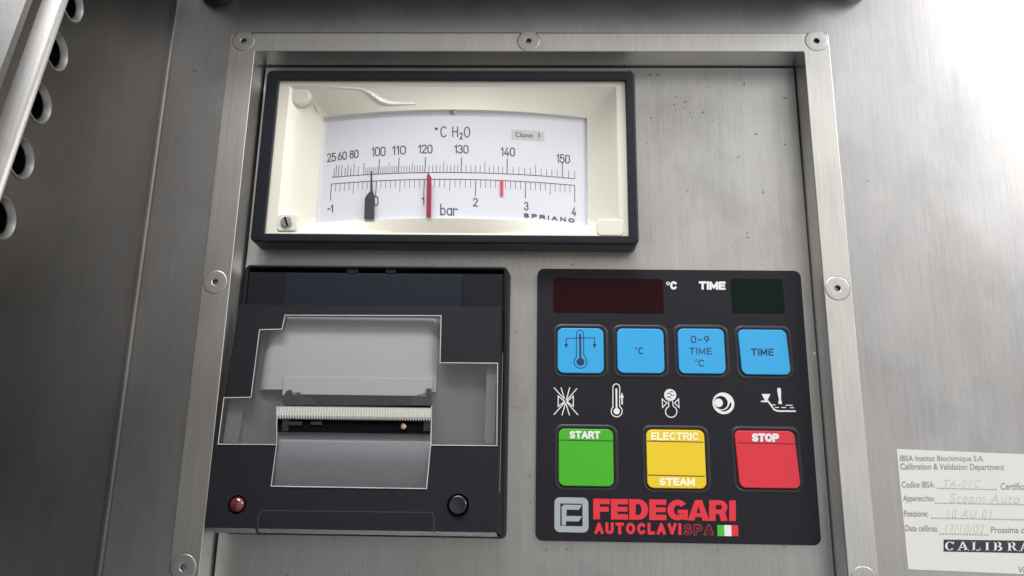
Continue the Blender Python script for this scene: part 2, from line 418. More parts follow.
# ------------------------------------------------------------------ side wall with round vents
WX = -145.1
sw = thing('vented_side_wall', 'dark brushed steel side wall with a row of round vent holes, left of the instrument panel', 'side wall', (WX, -40, -100))
holes_c = [(-63.0, 94.5), (-66.4, 75.0), (-70.2, 55.4), (-74.0, 35.7), (-77.6, 16.3), (-81.0, -3.2)]
RO, RI = 6.0, 4.8
def wallmap(bm):     # sheet drawn in (x=Y, z) then turned to stand at x = WX
    for v in bm.verts:
        v.co = Vector((WX - v.co.y, v.co.x, v.co.z))
lp = [[(y+RO*math.cos(2*math.pi*i/36), z+RO*math.sin(2*math.pi*i/36)) for i in range(36)] for y, z in holes_c]
bm = holed([(-1.6, 300), (-38, 300), (-112, -260), (-1.6, -260)] if False else [(-1.6, 300), (-40, 300), (-84, 68), (-98, -4), (-120, -110), (-120, -260), (-1.6, -260)], lp, lambda x, z: 0., 2.0)
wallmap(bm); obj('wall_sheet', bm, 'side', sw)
bm = bmesh.new()      # weld fillet in the corner
R = 1.5; prof = [(WX + R*(1-math.sin(math.radians(a)))+0.0, -R*(1-math.cos(math.radians(a)))) for a in range(0, 91, 15)]
loft(bm, [[(x, y-.02, z) for z in (-260, -120, 0, 120, 300)] for x, y in prof], close=False)
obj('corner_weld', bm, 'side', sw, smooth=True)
for y, z in holes_c:
    bm = bmesh.new(); n = 36; L = []
    for r, x in ((RO+.25, .15), (RO, .35), (RO-.35, .25), (RI+.45, -.7), (RI+.1, -1.2), (RI, -1.7)):
        L.append([(WX+x, y+r*math.cos(2*math.pi*i/n), z+r*math.sin(2*math.pi*i/n)) for i in range(n)])
    loft(bm, L); h = obj('vent_lip', bm, 'lip', sw, smooth=True, angle=80)
    bm = bmesh.new(); L = []
    for r, x in ((RI, -1.7), (RI-.05, -14), (.01, -14)):
        L.append([(WX+x, y+r*math.cos(2*math.pi*i/n), z+r*math.sin(2*math.pi*i/n)) for i in range(n)])
    loft(bm, L); obj('vent_hole', bm, 'black', h)

# rounded edge of the door in front of it
E0 = Vector((-139.0, -77.9, 68.0)); E1 = Vector((-139.0, -91.6, -2.2)); dE = (E1-E0)/(E1.z-E0.z)
dr = thing('rounded_door_edge', 'bright brushed steel rounded door edge in the top left corner, over the vent holes', 'door edge', (-160, -95, 0))
prof = [(-16, 14), (-9, 9), (-3.6, 4), (-1.2, 1.5), (0, 0), (-.6, -1.0), (-2, -1.8), (-4.5, -2.4), (-9, -3.2), (-14, -3.9), (-20, -4.7), (-27, -5.7), (-36, -7.1), (-50, -9.4), (-80, -14.5), (-130, -23), (-200, -35)]
bm = bmesh.new(); rows = []
for z in (330, 200, 120, 60, 0, -60, -120, -260):
    p = E0 + dE*(z-E0.z)
    rows.append([(p.x+a, p.y+b, z) for a, b in prof])
loft(bm, rows, close=False); obj('door_skin', bm, 'edge', dr, smooth=True, angle=60)

# ------------------------------------------------------------------ frame of the recess
fr = thing('instrument_frame', 'flat brushed steel frame with countersunk screws round the recessed instruments', 'frame', (0, 0, -160))
o4 = rrect(*FO, 1.2, 3); i4 = rrect(*FI, .5, 3)
SCREWS = ((-114.6, 101.1, 10), (0.6, 101.1, 25), (114.9, 101.2, 0), (-115.3, 0, 40), (114.6, -.4, 15), (-115.4, -101.2, 20), (114.9, -101.3, 33))
bm = bmesh.new(); FY = -1.5
lo = [[(x, 0.3, z) for x, z in o4]] + [[(x, y, z) for x, z in inset(o4, d)] for d, y in bev_levels(FY, .35, 2)]
li = [[(x, y, z) for x, z in inset(i4, -d)] for d, y in bev_levels(FY, .35, 2)]
loft(bm, lo); loft(bm, li)
b2 = holed([(p[0], p[2]) for p in lo[-1]], [[(p[0], p[2]) for p in li[-1]]] + [[(cx+4.60*math.cos(2*math.pi*i/40), cz+4.60*math.sin(2*math.pi*i/40)) for i in range(40)] for cx, cz, _ in SCREWS], lambda x, z: FY, 1.9)
tmp = bpy.data.meshes.new('tmp'); b2.to_mesh(tmp); b2.free(); bm.from_mesh(tmp); bpy.data.meshes.remove(tmp)
obj('frame_band', bm, 'frame', fr, smooth=True)
bm = bmesh.new(); loft(bm, [[(x, 14.0, z) for x, z in i4], [(x, FY+.35, z) for x, z in i4]]); obj('reveal', bm, 'reveal', fr)
bm = box(FI[0]-1, FI[1]+1, 13.9, 14.4, FI[2]-1, FI[3]+1); obj('backing', bm, 'gap', fr)
def screw_parts(cx, cz, yf, r, rot, parent, name='screw'):
    bm = bmesh.new()
    hexa = [(1.15*math.cos(math.radians(60*i+rot)), 1.15*math.sin(math.radians(60*i+rot))) for i in range(6)]
    n = 36
    def hexr(a):   # radius of the hexagon at an angle
        t = (math.degrees(a)-rot) % 60 - 30; return 1.15*math.cos(math.radians(30))/math.cos(math.radians(t))
    L = [[(cx+rr*math.cos(2*math.pi*i/n), yy, cz+rr*math.sin(2*math.pi*i/n)) for i in range(n)] for rr, yy in ((r-.3, yf+1.8), (r, yf+.25), (r, yf+.05), (r-.12, yf-.03), (r-.4, yf-.07), (2.1, yf-.07))]
    for k, yy in ((1.22, yf-.05), (1.08, yf+.05), (1.0, yf+.25)):
        L.append([(cx+k*hexr(2*math.pi*i/n)*math.cos(2*math.pi*i/n), yy, cz+k*hexr(2*math.pi*i/n)*math.sin(2*math.pi*i/n)) for i in range(n)])
    loft(bm, L)
    s = obj(name, bm, 'screw', parent, smooth=True, angle=30)
    bm = bmesh.new(); L = []
    for k, yy in ((1.0, yf+.25), (.95, yf+1.5), (.2, yf+1.75)):
        L.append([(cx+k*hexr(2*math.pi*i/n)*math.cos(2*math.pi*i/n), yy, cz+k*hexr(2*math.pi*i/n)*math.sin(2*math.pi*i/n)) for i in range(n)])
    loft(bm, L, False, True); obj('socket', bm, 'socket', s)
for cx, cz, rot in SCREWS:
    screw_parts(cx, cz, -1.5, 4.5, rot, fr)

# ------------------------------------------------------------------ recessed mounting plate
PY = 10.0
mp = thing('mounting_plate', 'recessed grey steel plate behind the gauge, the printer and the keypad', 'panel', (0, PY, -149))
bm = slab(rrect(FI[0]+.8, FI[1]-.4, FI[2]+1, FI[3]-.55, .6, 3), PY, PY+1.6, .3, 2); obj('plate_sheet', bm, 'plate', mp, smooth=True)
bm = bmesh.new()
def speck(u, v, r):
    x, z = at(u, v, PY); k = random.randint(5, 8); poly(bm, [(x+r*random.uniform(.5, 1.2)*math.cos(2*math.pi*i/k), z+r*random.uniform(.5, 1.2)*math.sin(2*math.pi*i/k)) for i in range(k)], lambda a, b: PY-.03)
for u, v, r in ((650,75,.5),(658,75,.45),(674,105,.35),(684,108,.3),(676,109,.25),(690,113,.35),(692,118,.3),(695,122,.25),(651,118,.4),(652,123,.3),(712,121,.3),(740,130,.3),(669,104,.2),(687,105,.2),(693,110,.2),(668,176,.25),(693,206,.2),(732,247,.2),(647,143,.25),(700,225,.15)):
    speck(u, v, r)
for _ in range(26):
    speck(random.gauss(680, 18), random.gauss(112, 12), random.uniform(.08, .2))
obj('grime_specks', bm, 'socket', mp)
bm = bmesh.new()
for _ in range(34):
    v = random.uniform(300, 570); u = 806 + (v-290)*.105 + random.uniform(0, 12)
    x, z = at(u, v, PY)
    if 105.6 < x < 108.4:
        k = 6; r = random.uniform(.12, .4); poly(bm, [(x+r*random.uniform(.5, 1.2)*math.cos(2*math.pi*i/k), z+r*random.uniform(.5, 1.2)*math.sin(2*math.pi*i/k)) for i in range(k)], lambda a, b: PY-.03)
obj('dried_splashes', bm, 'label', mp)

# ------------------------------------------------------------------ gauge
gx0, gx1, gz0, gz1 = -104.4, 43.0, 16.4, 88.8
g = thing('pressure_gauge', 'wide rectangular pressure and temperature gauge, black bezel and cream face, above the printer', 'gauge', (-30, PY, gz0))
rb = rrect(gx0, gx1, gz0, gz1, 2.2, 5); ri = rrect(-99.2, 39.2, 19.8, 84.6, .6, 5)
bm = ringslab(rb, ri, 0, PY-.02, .8, .35, 3, yib=2.4)
obj('bezel', bm, 'bezel', g, smooth=True)
# cream mask: flat rim, sloping sides down to the curved dial
wl, wr, wt, wb = -83.6, 25.6, 73.6, 25.6
_, t1 = at_drum(453, 105); _, t2 = at_drum(322, 118.5); _, t3 = at_drum(588, 124); _, b1 = at_drum(450, 215); _, b2 = at_drum(316, 221); _, b3 = at_drum(587, 228)
xl = (at_drum(322, 119)[0]+at_drum(316, 220)[0])/2; xr = (at_drum(588, 125)[0]+at_drum(587, 227)[0])/2
print('drum check', t1, t2, t3, b1, b2, b3, xl, xr)
wt = (2*at_drum(453, 105, 1.6)[1]+at_drum(322, 118.5, 1.6)[1]+at_drum(588, 124, 1.6)[1])/4
wb = (2*at_drum(450, 215.5, 1.6)[1]+at_drum(316, 221.5, 1.6)[1]+at_drum(587, 229, 1.6)[1])/4 - .3
wl = (at_drum(322, 119, 1.6)[0]+at_drum(316, 220, 1.6)[0])/2; wr = (at_drum(588, 125, 1.6)[0]+at_drum(587, 227, 1.6)[0])/2
NX, NZ = 28, 14
def loopn(x0, x1, z0, z1, yfun):
    P = [(x0+(x1-x0)*i/NX, z1) for i in range(NX)] + [(x1, z1+(z0-z1)*i/NZ) for i in range(NZ)] + [(x1+(x0-x1)*i/NX, z0) for i in range(NX)] + [(x0, z0+(z1-z0)*i/NZ) for i in range(NZ)]
    return [(x, yfun(x, z), z) for x, z in P]
bm = bmesh.new()
rx0, rx1, rz0, rz1 = -95.4, 35.8, 20.6, 83.0
L = [loopn(-99.8, 39.8, 19.2, 85.2, lambda x, z: 1.6), loopn(rx0, rx1, rz0, rz1, lambda x, z: 1.6), loopn(rx0+.3, rx1-.3, rz0+.3, rz1-.3, lambda x, z: 1.95)]
for k in (.25, .5, .75, .93, 1.0):
    e = k**1.0
    def yf(x, z, k=k):
        yd = drum(x)-1.4
        return 1.95 + (yd-1.95)*k**.95
    L.append(loopn(rx0+.3+(wl-rx0-.3)*e, rx1-.3+(wr-rx1+.3)*e, rz0+.3+(wb-rz0-.3)*e, rz1-.3+(wt-rz1+.3)*e, yf))
L.append(loopn(wl, wr, wb, wt, lambda x, z: drum(x)+.6))
loft(bm, L); obj('face_mask', bm, 'cream', g, smooth=True, angle=50)
# curved lip over the window; ridge added to imitate the reflected light streak
cr = [at(310, 83.5, 1.2), at(330, 85, 1.2), at(362, 87.5, 1.2), at(371, 92, 1.2), at(380, 98, 1.2), at(388, 101.5, 1.2), at(402, 102.7, 1.2), at(416, 103.3, 1.2)]
bm = bmesh.new(); prof = []
rows = []
wcr = [.35, .38, .55, 1.2, 1.4, 1.0, .7, .4]
for i, (x, z) in enumerate(cr):
    w = wcr[i]; kk_ = min(1, max(0, (rz1-z)/(rz1-wt))); yb_ = 1.9+(drum(x)-1.4-1.95)*kk_**.95; W2 = 2*w
    rows.append([(x+.02*k_, yy, z-w+q*W2) for k_, (q, yy) in enumerate(((-.45, yb_+.25), (-.15, yb_-.12*W2), (.05, yb_-.30*W2), (.3, yb_-.235*W2), (.6, yb_-.145*W2), (.9, yb_-.04*W2), (1.1, yb_+.3)))])
loft(bm, rows, close=False); obj('streak_ridge', bm, 'streakwhite', g, smooth=True, angle=80)
bm = bmesh.new(); T = [(310, 83), (312, 92), (314, 104), (320, 116)]
pts = [at(u, v, 1.3+1.6*i) for i, (u, v) in enumerate(T)]
rows = []
for i, (x, z) in enumerate(pts):
    y0 = 1.25+1.9*i
    rows.append([(x-.8, y0+1.4, z), (x-.3, y0+.7, z), (x+.3, y0+.5, z), (x+2.5, y0+1.1, z)])
loft(bm, rows, close=False); obj('moulded_fold', bm, 'cream', g, smooth=True, angle=80)
# corner bosses
for (u, v, r, bd) in ((299, 94, 4.0, 1.0),):
    x, z = at(u, v, 1.3); bm = lathe_y(x, z, [(r+.3, 4.5), (r+.1, 2.0+bd), (r-.3, 1.68+bd), (r-.9, 1.58+bd), (.05, 1.58+bd)], 32); obj('corner_boss', bm, 'cream', g, smooth=True)
x, z = at(606, 229, 1.3); bm = slab(rrect(x-3.6, x+6.8, 20.1, z+4.0, 1.9, 6), 1.35, 4, .5); obj('corner_boss', bm, 'cream', g, smooth=True)
x, z = at(286.5, 222, 1.2); bm = slab(rrect(x-3.6, x+3.9, z-3.4, z+3.2, 1.2, 6), 1.45, 4, .3); obj('corner_boss', bm, 'cream', g, smooth=True)
bm = lathe_y(x, z, [(2.3, 1.3), (2.25, .9), (1.95, .62), (.05, .55)], 28); s = obj('mask_screw', bm, 'screw', g, smooth=True)
bm = bmesh.new(); ribbon(bm, [(x-.7, z+1.8), (x+.7, z-1.8)], .75, lambda a, b: .5); obj('slot', bm, 'black', s)
# dial card (a drum bulging towards the glass)
bm = bmesh.new(); rows = []
for i in range(49):
    x = -90+ (32+90)*i/48; rows.append([(x, drum(x), 19), (x, drum(x), 85)])
loft(bm, rows, close=False); dl = obj('dial', bm, 'dial', g, smooth=True, angle=80)
D = lambda x, z: drum(x)-.06
def P2(u, v): return at_drum(u, v)
bm = bmesh.new()
# the two base lines: level on the drum
zu = sum(P2(u, v)[1] for u, v in ((333,178.7),(424,170.7),(450,170.8),(507,173.4),(574.7,181.3)))/5
zl = sum(P2(u, v)[1] for u, v in ((331.7,185.3),(424,177.3),(450,177.3),(525.4,182),(574.7,187.9)))/5
print('base lines', [round(P2(u, v)[1], 2) for u, v in ((333,178.7),(424,170.7),(450,170.8),(507,173.4),(574.7,181.3),(331.7,185.3),(424,177.3),(450,177.3),(525.4,182),(574.7,187.9))])
def xs(u, v=175): return P2(u, v)[0]
xa, xb = xs(333), xs(574.7)
ribbon(bm, dens((xa-.3, zu), (xb+.1, zu), 60), .28, D); ribbon(bm, dens((xa-.6, zl), (xb+.1, zl), 60), .28, D)
def tick(x, z0, h, w): ribbon(bm, [(x, z0), (x, z0+h)], w, D)
for u, t in ((334,1),(336,2),(338.5,2),(341.5,2),(345,1),(347.5,2),(350.5,1),(353.7,2),(358,1),(363.5,2)): tick(xs(u), zu, 3.6 if t == 1 else 5.0, .24)
maj = [(378.5, 100), (398.3, 110), (424.8, 120), (461, 130), (507, 140), (562.5, 150)]
x80 = xs(363.5); prev = x80; px_ = [x80]+[xs(u) for u, _ in maj]
sub = [6, 10, 10, 10, 10, 10]
for k in range(1, len(px_)):
    n = 10 if k > 1 else 8
    for i in range(1, n):
        x = px_[k-1] + (px_[k]-px_[k-1])*(i/n)**(1/1.04)
        if k > 1 or True: tick(x, zu, 4.6 if (i == 5 and k > 1) else 3.1, .20)
    tick(px_[k], zu, 6.4, .34)
for i in (1, 2): tick(px_[-1]+(xb-px_[-1])*i/2, zu, 3.3, .2)
lowmaj = [(331.7, -1), (376.5, 0), (424.3, 1), (475.8, 2), (525.6, 3), (574.7, 4)]
lx = [xs(u, 182) for u, _ in lowmaj]
for k, x in enumerate(lx):
    tick(x, zl, -7.0 if k not in (1,) else -6.6, .30)
    if k < 5:
        for i in range(1, 10): tick(x+(lx[k+1]-x)*i/10, zl, -4.8 if i == 5 else -3.3, .20)
obj('scale_marks', bm, 'ink', dl)
bm = bmesh.new()
def dt(s, u0, v0, u1, v1, b=.0, dv=0, sp=1.): stroke_text(bm, s, pxquad(u0, v0, u1, v1, P2, dv), D, .44 if v1-v0 < 10.8 else .44, .20)
dt('25', 327, 153.6, 336, 162.2, .004, -1); dt('60', 337.6, 152.3, 346.8, 160.6, .004, -1); dt('80', 349.5, 150.5, 358.6, 158.8, .004, -1)
dt('100', 371.8, 147.2, 385.6, 156.6, .004, -.6); dt('110', 392.2, 146, 406, 154.8, .004, -.5); dt('120', 418.3, 144.6, 432.6, 153.4, .004)
dt('130', 454.3, 144.8, 468.6, 153.4, .004, .3); dt('140', 500.7, 147.2, 515, 156, .004, .5); dt('150', 556.6, 153.8, 570, 162.6, .004, 1.2)
dt('-1', 327.5, 204.8, 333.2, 212.6, .004); dt('0', 373.8, 196, 378.5, 206, .004); dt('1', 421.6, 197, 424.6, 205.4, .004); dt('2', 473, 197.8, 478, 206.3, .004, .4); dt('3', 524, 201.5, 528.6, 210.2, .004, .4); dt('4', 571.6, 207, 576.4, 215.8, .004, .5)
dt('C', 440.3, 126.2, 447, 137.4, .006); dt('H', 452.3, 126.4, 458.2, 137.2, .006); dt('2', 459.3, 132.5, 463, 139.4, .006); dt('O', 463.8, 126.6, 470.3, 137.6, .006)
dt('bar', 440.2, 203.8, 457.5, 215.4, .004, .6)
disc(bm, *P2(436.3, 128.8), .62, D, 12)
obj('scale_lettering', bm, 'ink', dl)
bm = bmesh.new(); stroke_text(bm, 'SPRIANO', pxquad(523.6, 213.0, 574.8, 217.4, P2, 5.6), D, .52, .50)
obj('maker_lettering', bm, 'inkgrey', dl)
bm = bmesh.new(); q = pxquad(511.5, 129.6, 544.5, 139.6, P2, 1.8); rws = []
for i in range(9):
    t = i/8; rws.append([(lambda p: (p.x, drum(p.x)-.05, p.y))(Vector(q[3])*(1-t)+Vector(q[2])*t), (lambda p: (p.x, drum(p.x)-.05, p.y))(Vector(q[0])*(1-t)+Vector(q[1])*t)])
loft(bm, rws, close=False); tg = obj('class_sticker', bm, 'tag', dl)
bm = bmesh.new(); text(bm, 'Classe', pxquad(515.5, 132.2, 532.5, 137.0, P2, .9), lambda x, z: drum(x)-.1, .012, 1.1); stroke_text(bm, '1', pxquad(538, 133.4, 539.8, 138, P2, 0), lambda x, z: drum(x)-.1, .34); obj('sticker_lettering', bm, 'ink', tg)
x, z = P2(453.3, 112); bm = lathe_y(x, z, [(1.1, drum(x)), (1.05, drum(x)-.5), (.7, drum(x)-.75), (.05, drum(x)-.8)], 20); obj('dial_rivet', bm, 'screw', dl, smooth=True)
# needles, rising from below in front of the drum
def needle(name, pts, m, off=.9):
    bm = bmesh.new()
    P = [P2(*p) for p in pts]; P = P[::-1]
    fr_ = [bm.verts.new((x, drum(x)-off-.35, z)) for x, z in P]; bk = [bm.verts.new((x, drum(x)-off, z)) for x, z in P]
    bm.faces.new(fr_); bm.faces.new(bk[::-1])
    for i in range(len(P)): bm.faces.new((fr_[i-1], fr_[i], bk[i], bk[i-1]))
    return obj(name, bm, m, g)
needle('black_needle', [(365.2, 221), (365.8, 200), (368, 196.5), (371.2, 193), (371.6, 173), (372.9, 173), (373.6, 193), (375.5, 197), (375.2, 221)], 'needle', 1.7)
needle('red_needle', [(426.8, 219), (427.4, 178.5), (428.2, 174.5), (430.4, 176.5), (432, 179.5), (431.6, 219)], 'redneedle', 1.5)
needle('red_set_mark', [(500.2, 195), (500.2, 180.2), (503.4, 180.4), (503.3, 195), (501.8, 196.6)], 'redmark', .15)
bm = slab(rrect(-99.0, 39.0, 20.0, 84.4, .5, 3), .35, .55, .05, 1); obj('cover_glass', bm, 'glass', g)

# ------------------------------------------------------------------ strip printer
hx0, hx1, hz0, hz1 = -106.0, -6.2, -90.4, 8.2
pr = thing('panel_printer', 'black panel printer with smoked cross-shaped window and red lamp, below the gauge', 'printer', (-55, PY, -90))
bm = bmesh.new()      # housing: drafted box with rim
ho = rrect(hx0-.3, hx1+.9, hz0, hz1, 2.0, 5); hf = rrect(hx0, hx1+.1, hz0+1, hz1-.1, 2.0, 5); hi = rrect(hx0+1.6, hx1-1.7, hz0+2, hz1-1.5, .8, 5)
rows = [[(x, PY-.02, z) for x, z in ho], [(x, 3.0, z) for x, z in hf], [(x, 2.3, z) for x, z in inset(hf, .3)], [(x, 2.1, z) for x, z in inset(hf, .8)], [(x, 2.4, z) for x, z in inset(hi, -.25)], [(x, 3.6, z) for x, z in hi], [(x, 8.0, z) for x, z in hi]]
loft(bm, rows, False, True)
obj('housing', bm, 'printer', pr, smooth=True)
# header panel under the slots
hd = bmesh.new(); zt = 5.4
box(hx0+1.7, hx1-1.8, 3.0, 7.9, -9.5, zt-.2, hd)
a = at(347, 270, 2.6)[0]; b_ = at(358, 270, 2.6)[0]; c_ = at(386, 270, 2.6)[0]; d_ = at(396, 270, 2.6)[0]
box(a, b_, 2.7, 7.9, zt-.3, hz1-1.4, hd); box(c_, d_, 2.7, 7.9, zt-.3, hz1-1.4, hd)
obj('header', hd, 'printer', pr)
xa_, xb_ = at(284, 290, 2.6)[0], at(462, 290, 2.6)[0]
bm = slab(rrect(xa_, xb_, -9.0, 4.6, .4, 3), 2.4, 3.1, .15, 2); obj('header_plate', bm, 'printer2', pr, smooth=True)
# door: a wedge standing out towards the bottom
DA, DB = .151, .1387
dy = lambda x, z: DA + DB*z
def A(u, v, o=0.): return at(u, v, DA+o, DB)
dx0, dx1, dzt, dzb = -105.4, -8.2, -8.4, -87.6
win = [A(285, 315), A(441.5, 315.5), A(440.5, 362.5), A(498, 363), A(497.3, 446), A(431, 445.5), A(427, 489), A(271, 486.5), A(276.5, 445), A(218, 444.5), A(224, 397.5), A(251, 397), A(259.5, 329.5), A(282, 329)]
win = win[::-1]
def ccw(p): return sum(p[i-1][0]*p[i][1]-p[i][0]*p[i-1][1] for i in range(len(p))) > 0
if not ccw(win): win = win[::-1]
led = A(237, 504.5); btn = A(458, 505)
cir = lambda c, r, n=28: [(c[0]+r*math.cos(2*math.pi*i/n), c[1]+r*math.sin(2*math.pi*i/n)) for i in range(n)]
cross_hole = inset(win, .2)
do = [(dx1, dzt), (dx0, dzt), (dx0, dzb), (dx1, dzb)]
bm = holed(do, [cross_hole, cir(led, 3.1), cir(btn, 3.7)], dy, 2.2)
# outer sides run back to the housing, underside slopes down and back
v = {}
def q4(a, b, c, d): bm.faces.new([bm.verts.new(p) for p in (a, b, c, d)])
F = lambda x, z: (x, dy(x, z), z)
q4(F(dx0, dzt), F(dx0, dzb), (dx0-.4, 8, dzb-2.3), (dx0-.4, 8, dzt)); q4(F(dx1, dzt), F(dx1, dzb), (dx1+2.3, 8, dzb-2.3), (dx1+1.2, 8, dzt))
door = obj('door', bm, 'printer', pr)
bm = bmesh.new(); k = 12
ua = dx0 + (dx1-dx0)*.175; ub = ua+.6
yq = dy(0, dzb)
loft(bm, [[(dx0, yq, dzb-.02), (dx0+2.6, yq+2.6, dzb-1.7), (dx0+3.2, 8, dzb-1.9)], [(ua, yq, dzb-.02), (ua, yq+2.6, dzb-1.7), (ua, 8, dzb-1.9)]], close=False)
loft(bm, [[(ub, yq, dzb-.02), (ub, yq+2.4, dzb-1.5), (ub, 8, dzb-1.7)], [(dx1, yq, dzb-.02), (dx1+.6, yq+2.4, dzb-1.5), (dx1+2.0, 8, dzb-1.7)]], close=False)
obj('door_underside', bm, mat('lit_edge', (.22,.22,.24), .35, .5), door)  # paler than the door: bright reflection along the bevel put into the colour
# finger recess outline on the lower edge
bm = bmesh.new(); e = [A(257.5, 531), A(258, 518), A(262, 510.5), A(432, 512.5), A(434, 516), A(434, 533)]
ribbon(bm, e, .35, lambda x, z: dy(x, z)-.05); obj('grip_outline', bm, mat('grip_line', (.014,.015,.021), .5), door)  # slightly paler line drawn along the recess edge
# interior
io = lambda k: (lambda x, z: dy(x, z)+k)
bm = bmesh.new()
def surf(name, u0, v0, u1, v1, off, m, dvL=0, par=pr):
    """panel lying inside the printer, off mm behind the door face"""
    b = bmesh.new(); q = [A(u0, v0, off), A(u1, v0, off), A(u1, v1, off), A(u0, v1, off)]
    x0 = (q[0][0]+q[3][0])/2; x1 = (q[1][0]+q[2][0])/2; z1 = (q[0][1]+q[1][1])/2; z0 = (q[2][1]+q[3][1])/2
    bb = slab(rrect(x0, x1, z0, z1, .3, 2), 0, 1.2, .15, 2)
    for vv in bb.verts: vv.co.y += dy(0, vv.co.z)+off
    b.free(); return obj(name, bb, m, par, smooth=True), (x0, x1, z0, z1)
x0w = min(p[0] for p in win); x1w = max(p[0] for p in win); z0w = min(p[1] for p in win); z1w = max(p[1] for p in win)
bm = slab(rrect(x0w-1, x1w+1, z0w-1, z1w+1, .5, 2), 0, .4, .1, 1)
for vv in bm.verts: vv.co.y += dy(0, vv.co.z)+5.6
obj('inner_tray', bm, 'frost', pr)
# paper: coming over the roller, curved
xp0, xp1 = A(262, 360, 3)[0], A(437, 360, 3)[0]; zp1 = A(350, 317, 3)[1]; zp0 = A(350, 391, 3)[1]
bm = bmesh.new(); rows = []
for i in range(17):
    t = i/16; z = zp1+.2 + (zp0-zp1)*t
    o_ = 4.9 - 2.2*math.sin(math.pi*min(1, t*1.02)*.62)
    ins = 0
    rows.append([(xp0, dy(0, z)+o_+2.4, z), (xp0+1.0, dy(0, z)+o_+1.1, z), (xp0+2.4, dy(0, z)+o_+.25, z), (xp0+4.0, dy(0, z)+o_, z), (xp1-4.0, dy(0, z)+o_, z), (xp1-2.4, dy(0, z)+o_+.25, z), (xp1-1.0, dy(0, z)+o_+1.1, z), (xp1, dy(0, z)+o_+2.4, z)])
loft(bm, rows, close=False); obj('paper', bm, 'paper', pr, smooth=True, angle=80)
sf, _ = surf('paper_fold', 283, 378, 432, 396, 2.0, 'paper')
surf('print_head_bar', 289, 395, 431, 406.5, 1.7, 'black')
# tear bar: fine teeth, standing in the cut-out
tb = [A(277, 406.5, -.2), A(431, 407, -.2), A(431, 420, -.2), A(277, 419, -.2)]
tx0 = (tb[0][0]+tb[3][0])/2; tx1 = (tb[1][0]+tb[2][0])/2; tz1 = (tb[0][1]+tb[1][1])/2; tz0 = (tb[2][1]+tb[3][1])/2
bm = bmesh.new(); n = 58; top = []; 
rows_top = []; rows_mid = []; rows_low = []; rows_tip = []
for i in range(n*4+1):
    t = i/(n*4); x = tx0+(tx1-tx0)*t; ph = i % 4; tooth = (0, .55, 1, .55)[ph]
    rows_top.append((x, dy(0, tz1)+1.6, tz1+.25)); rows_mid.append((x, dy(0, tz1)-.1+.10*(tooth-.5), tz1-.3))
    rows_low.append((x, dy(0, tz0)-.3+.16*(tooth-.5), tz0+1.1)); rows_tip.append((x, dy(0, tz0)-.2, tz0+.55-.8*tooth))
loft(bm, [rows_top, rows_mid, rows_low, rows_tip, [(x, y+.5, z) for x, y, z in rows_tip]], close=False); obj('tear_bar', bm, 'tear', pr)
surf('paper_slot', 277, 418, 431.5, 432.5, 1.0, 'black')
bm = bmesh.new()
for (u0, v0, u1, v1) in ((289,421.5,302,425.5),(311,421.5,322,425),(283,420,288,431),(424,420,430,431)):
    p = A(u0, v0, .8); q = A(u1, v1, .8); bm = box(p[0], q[0], dy(0, p[1])+.4, dy(0, p[1])+1.5, q[1], p[1]); obj('mechanism_block', bm, 'mech', pr)
c = A(403.5, 426.7, .7); bm = lathe_y(c[0], c[1], [(1.1, dy(0, c[1])+1.0), (1.0, dy(0, c[1])+.1), (.7, dy(0, c[1])-.2), (.05, dy(0, c[1])-.25)], 16); obj('mechanism_pin', bm, mat('copper_pin', (.9,.62,.5), .2, 1.), pr, smooth=True)
# little spring clips at both ends of the head
bm = bmesh.new()
for pts in ([(283.5, 397), (286.5, 391), (290.5, 389.5), (292.5, 393), (299, 392.2), (303, 396), (315, 399.5), (315, 405.5), (283.5, 405.5)], [(411, 399.5), (418, 395), (426, 393), (426.5, 388.5), (431.3, 388.5), (431.3, 405.5), (411, 405.5)]):
    P = [A(u, v, 1.2) for u, v in pts][::-1]
    fv = [bm.verts.new((x, dy(0, z)+1.2, z)) for x, z in P]; bv = [bm.verts.new((x, dy(0, z)+2.4, z)) for x, z in P]
    bm.faces.new(fv)
    for i in range(len(P)): bm.faces.new((fv[i-1], fv[i], bv[i], bv[i-1]))
    obj('head_clip', bm, 'rubber', pr); bm = bmesh.new()
for (u0, v0, u1, v1) in ((292.5, 393.2, 296.5, 395.2), (419.5, 394.6, 426, 396.4)):
    p = A(u0, v0, .9); q = A(u1, v1, .9); bm = box(p[0], q[0], dy(0, p[1])+.7, dy(0, p[1])+1.3, q[1], p[1]); obj('clip_contact', bm, 'chrome', pr)
# lower apron
ax0, ax1 = A(279, 460, 2)[0]-1.2, A(429, 460, 2)[0]+.6; az1 = A(350, 434, 1.5)[1]; az0 = A(350, 488, 3)[1]; bm = bmesh.new(); rows = []
for i_ in range(15):
    t = i_/14; z = az1 + (az0-az1)*t; yy = dy(0, z) + .9 + 2.9*max(0, 1-t/.55)**1.8 + 5.0*max(0, t-.40)**1.5
    rows.append([(ax0, yy, z), (ax1, yy, z)])
loft(bm, rows, close=False); obj('lower_apron', bm, 'frostlight', pr, smooth=True, angle=80)
surf('apron_step', 279, 432.3, 431, 435.2, 3.0, mat('step_grey', (.25,.25,.27), .4))
# lighter bands at the two ends of the arms
surf('arm_band', 226, 399, 241, 443, 3.4, 'frostlight'); surf('arm_band', 485.5, 364, 495.5, 444, 2.2, 'frostlight')
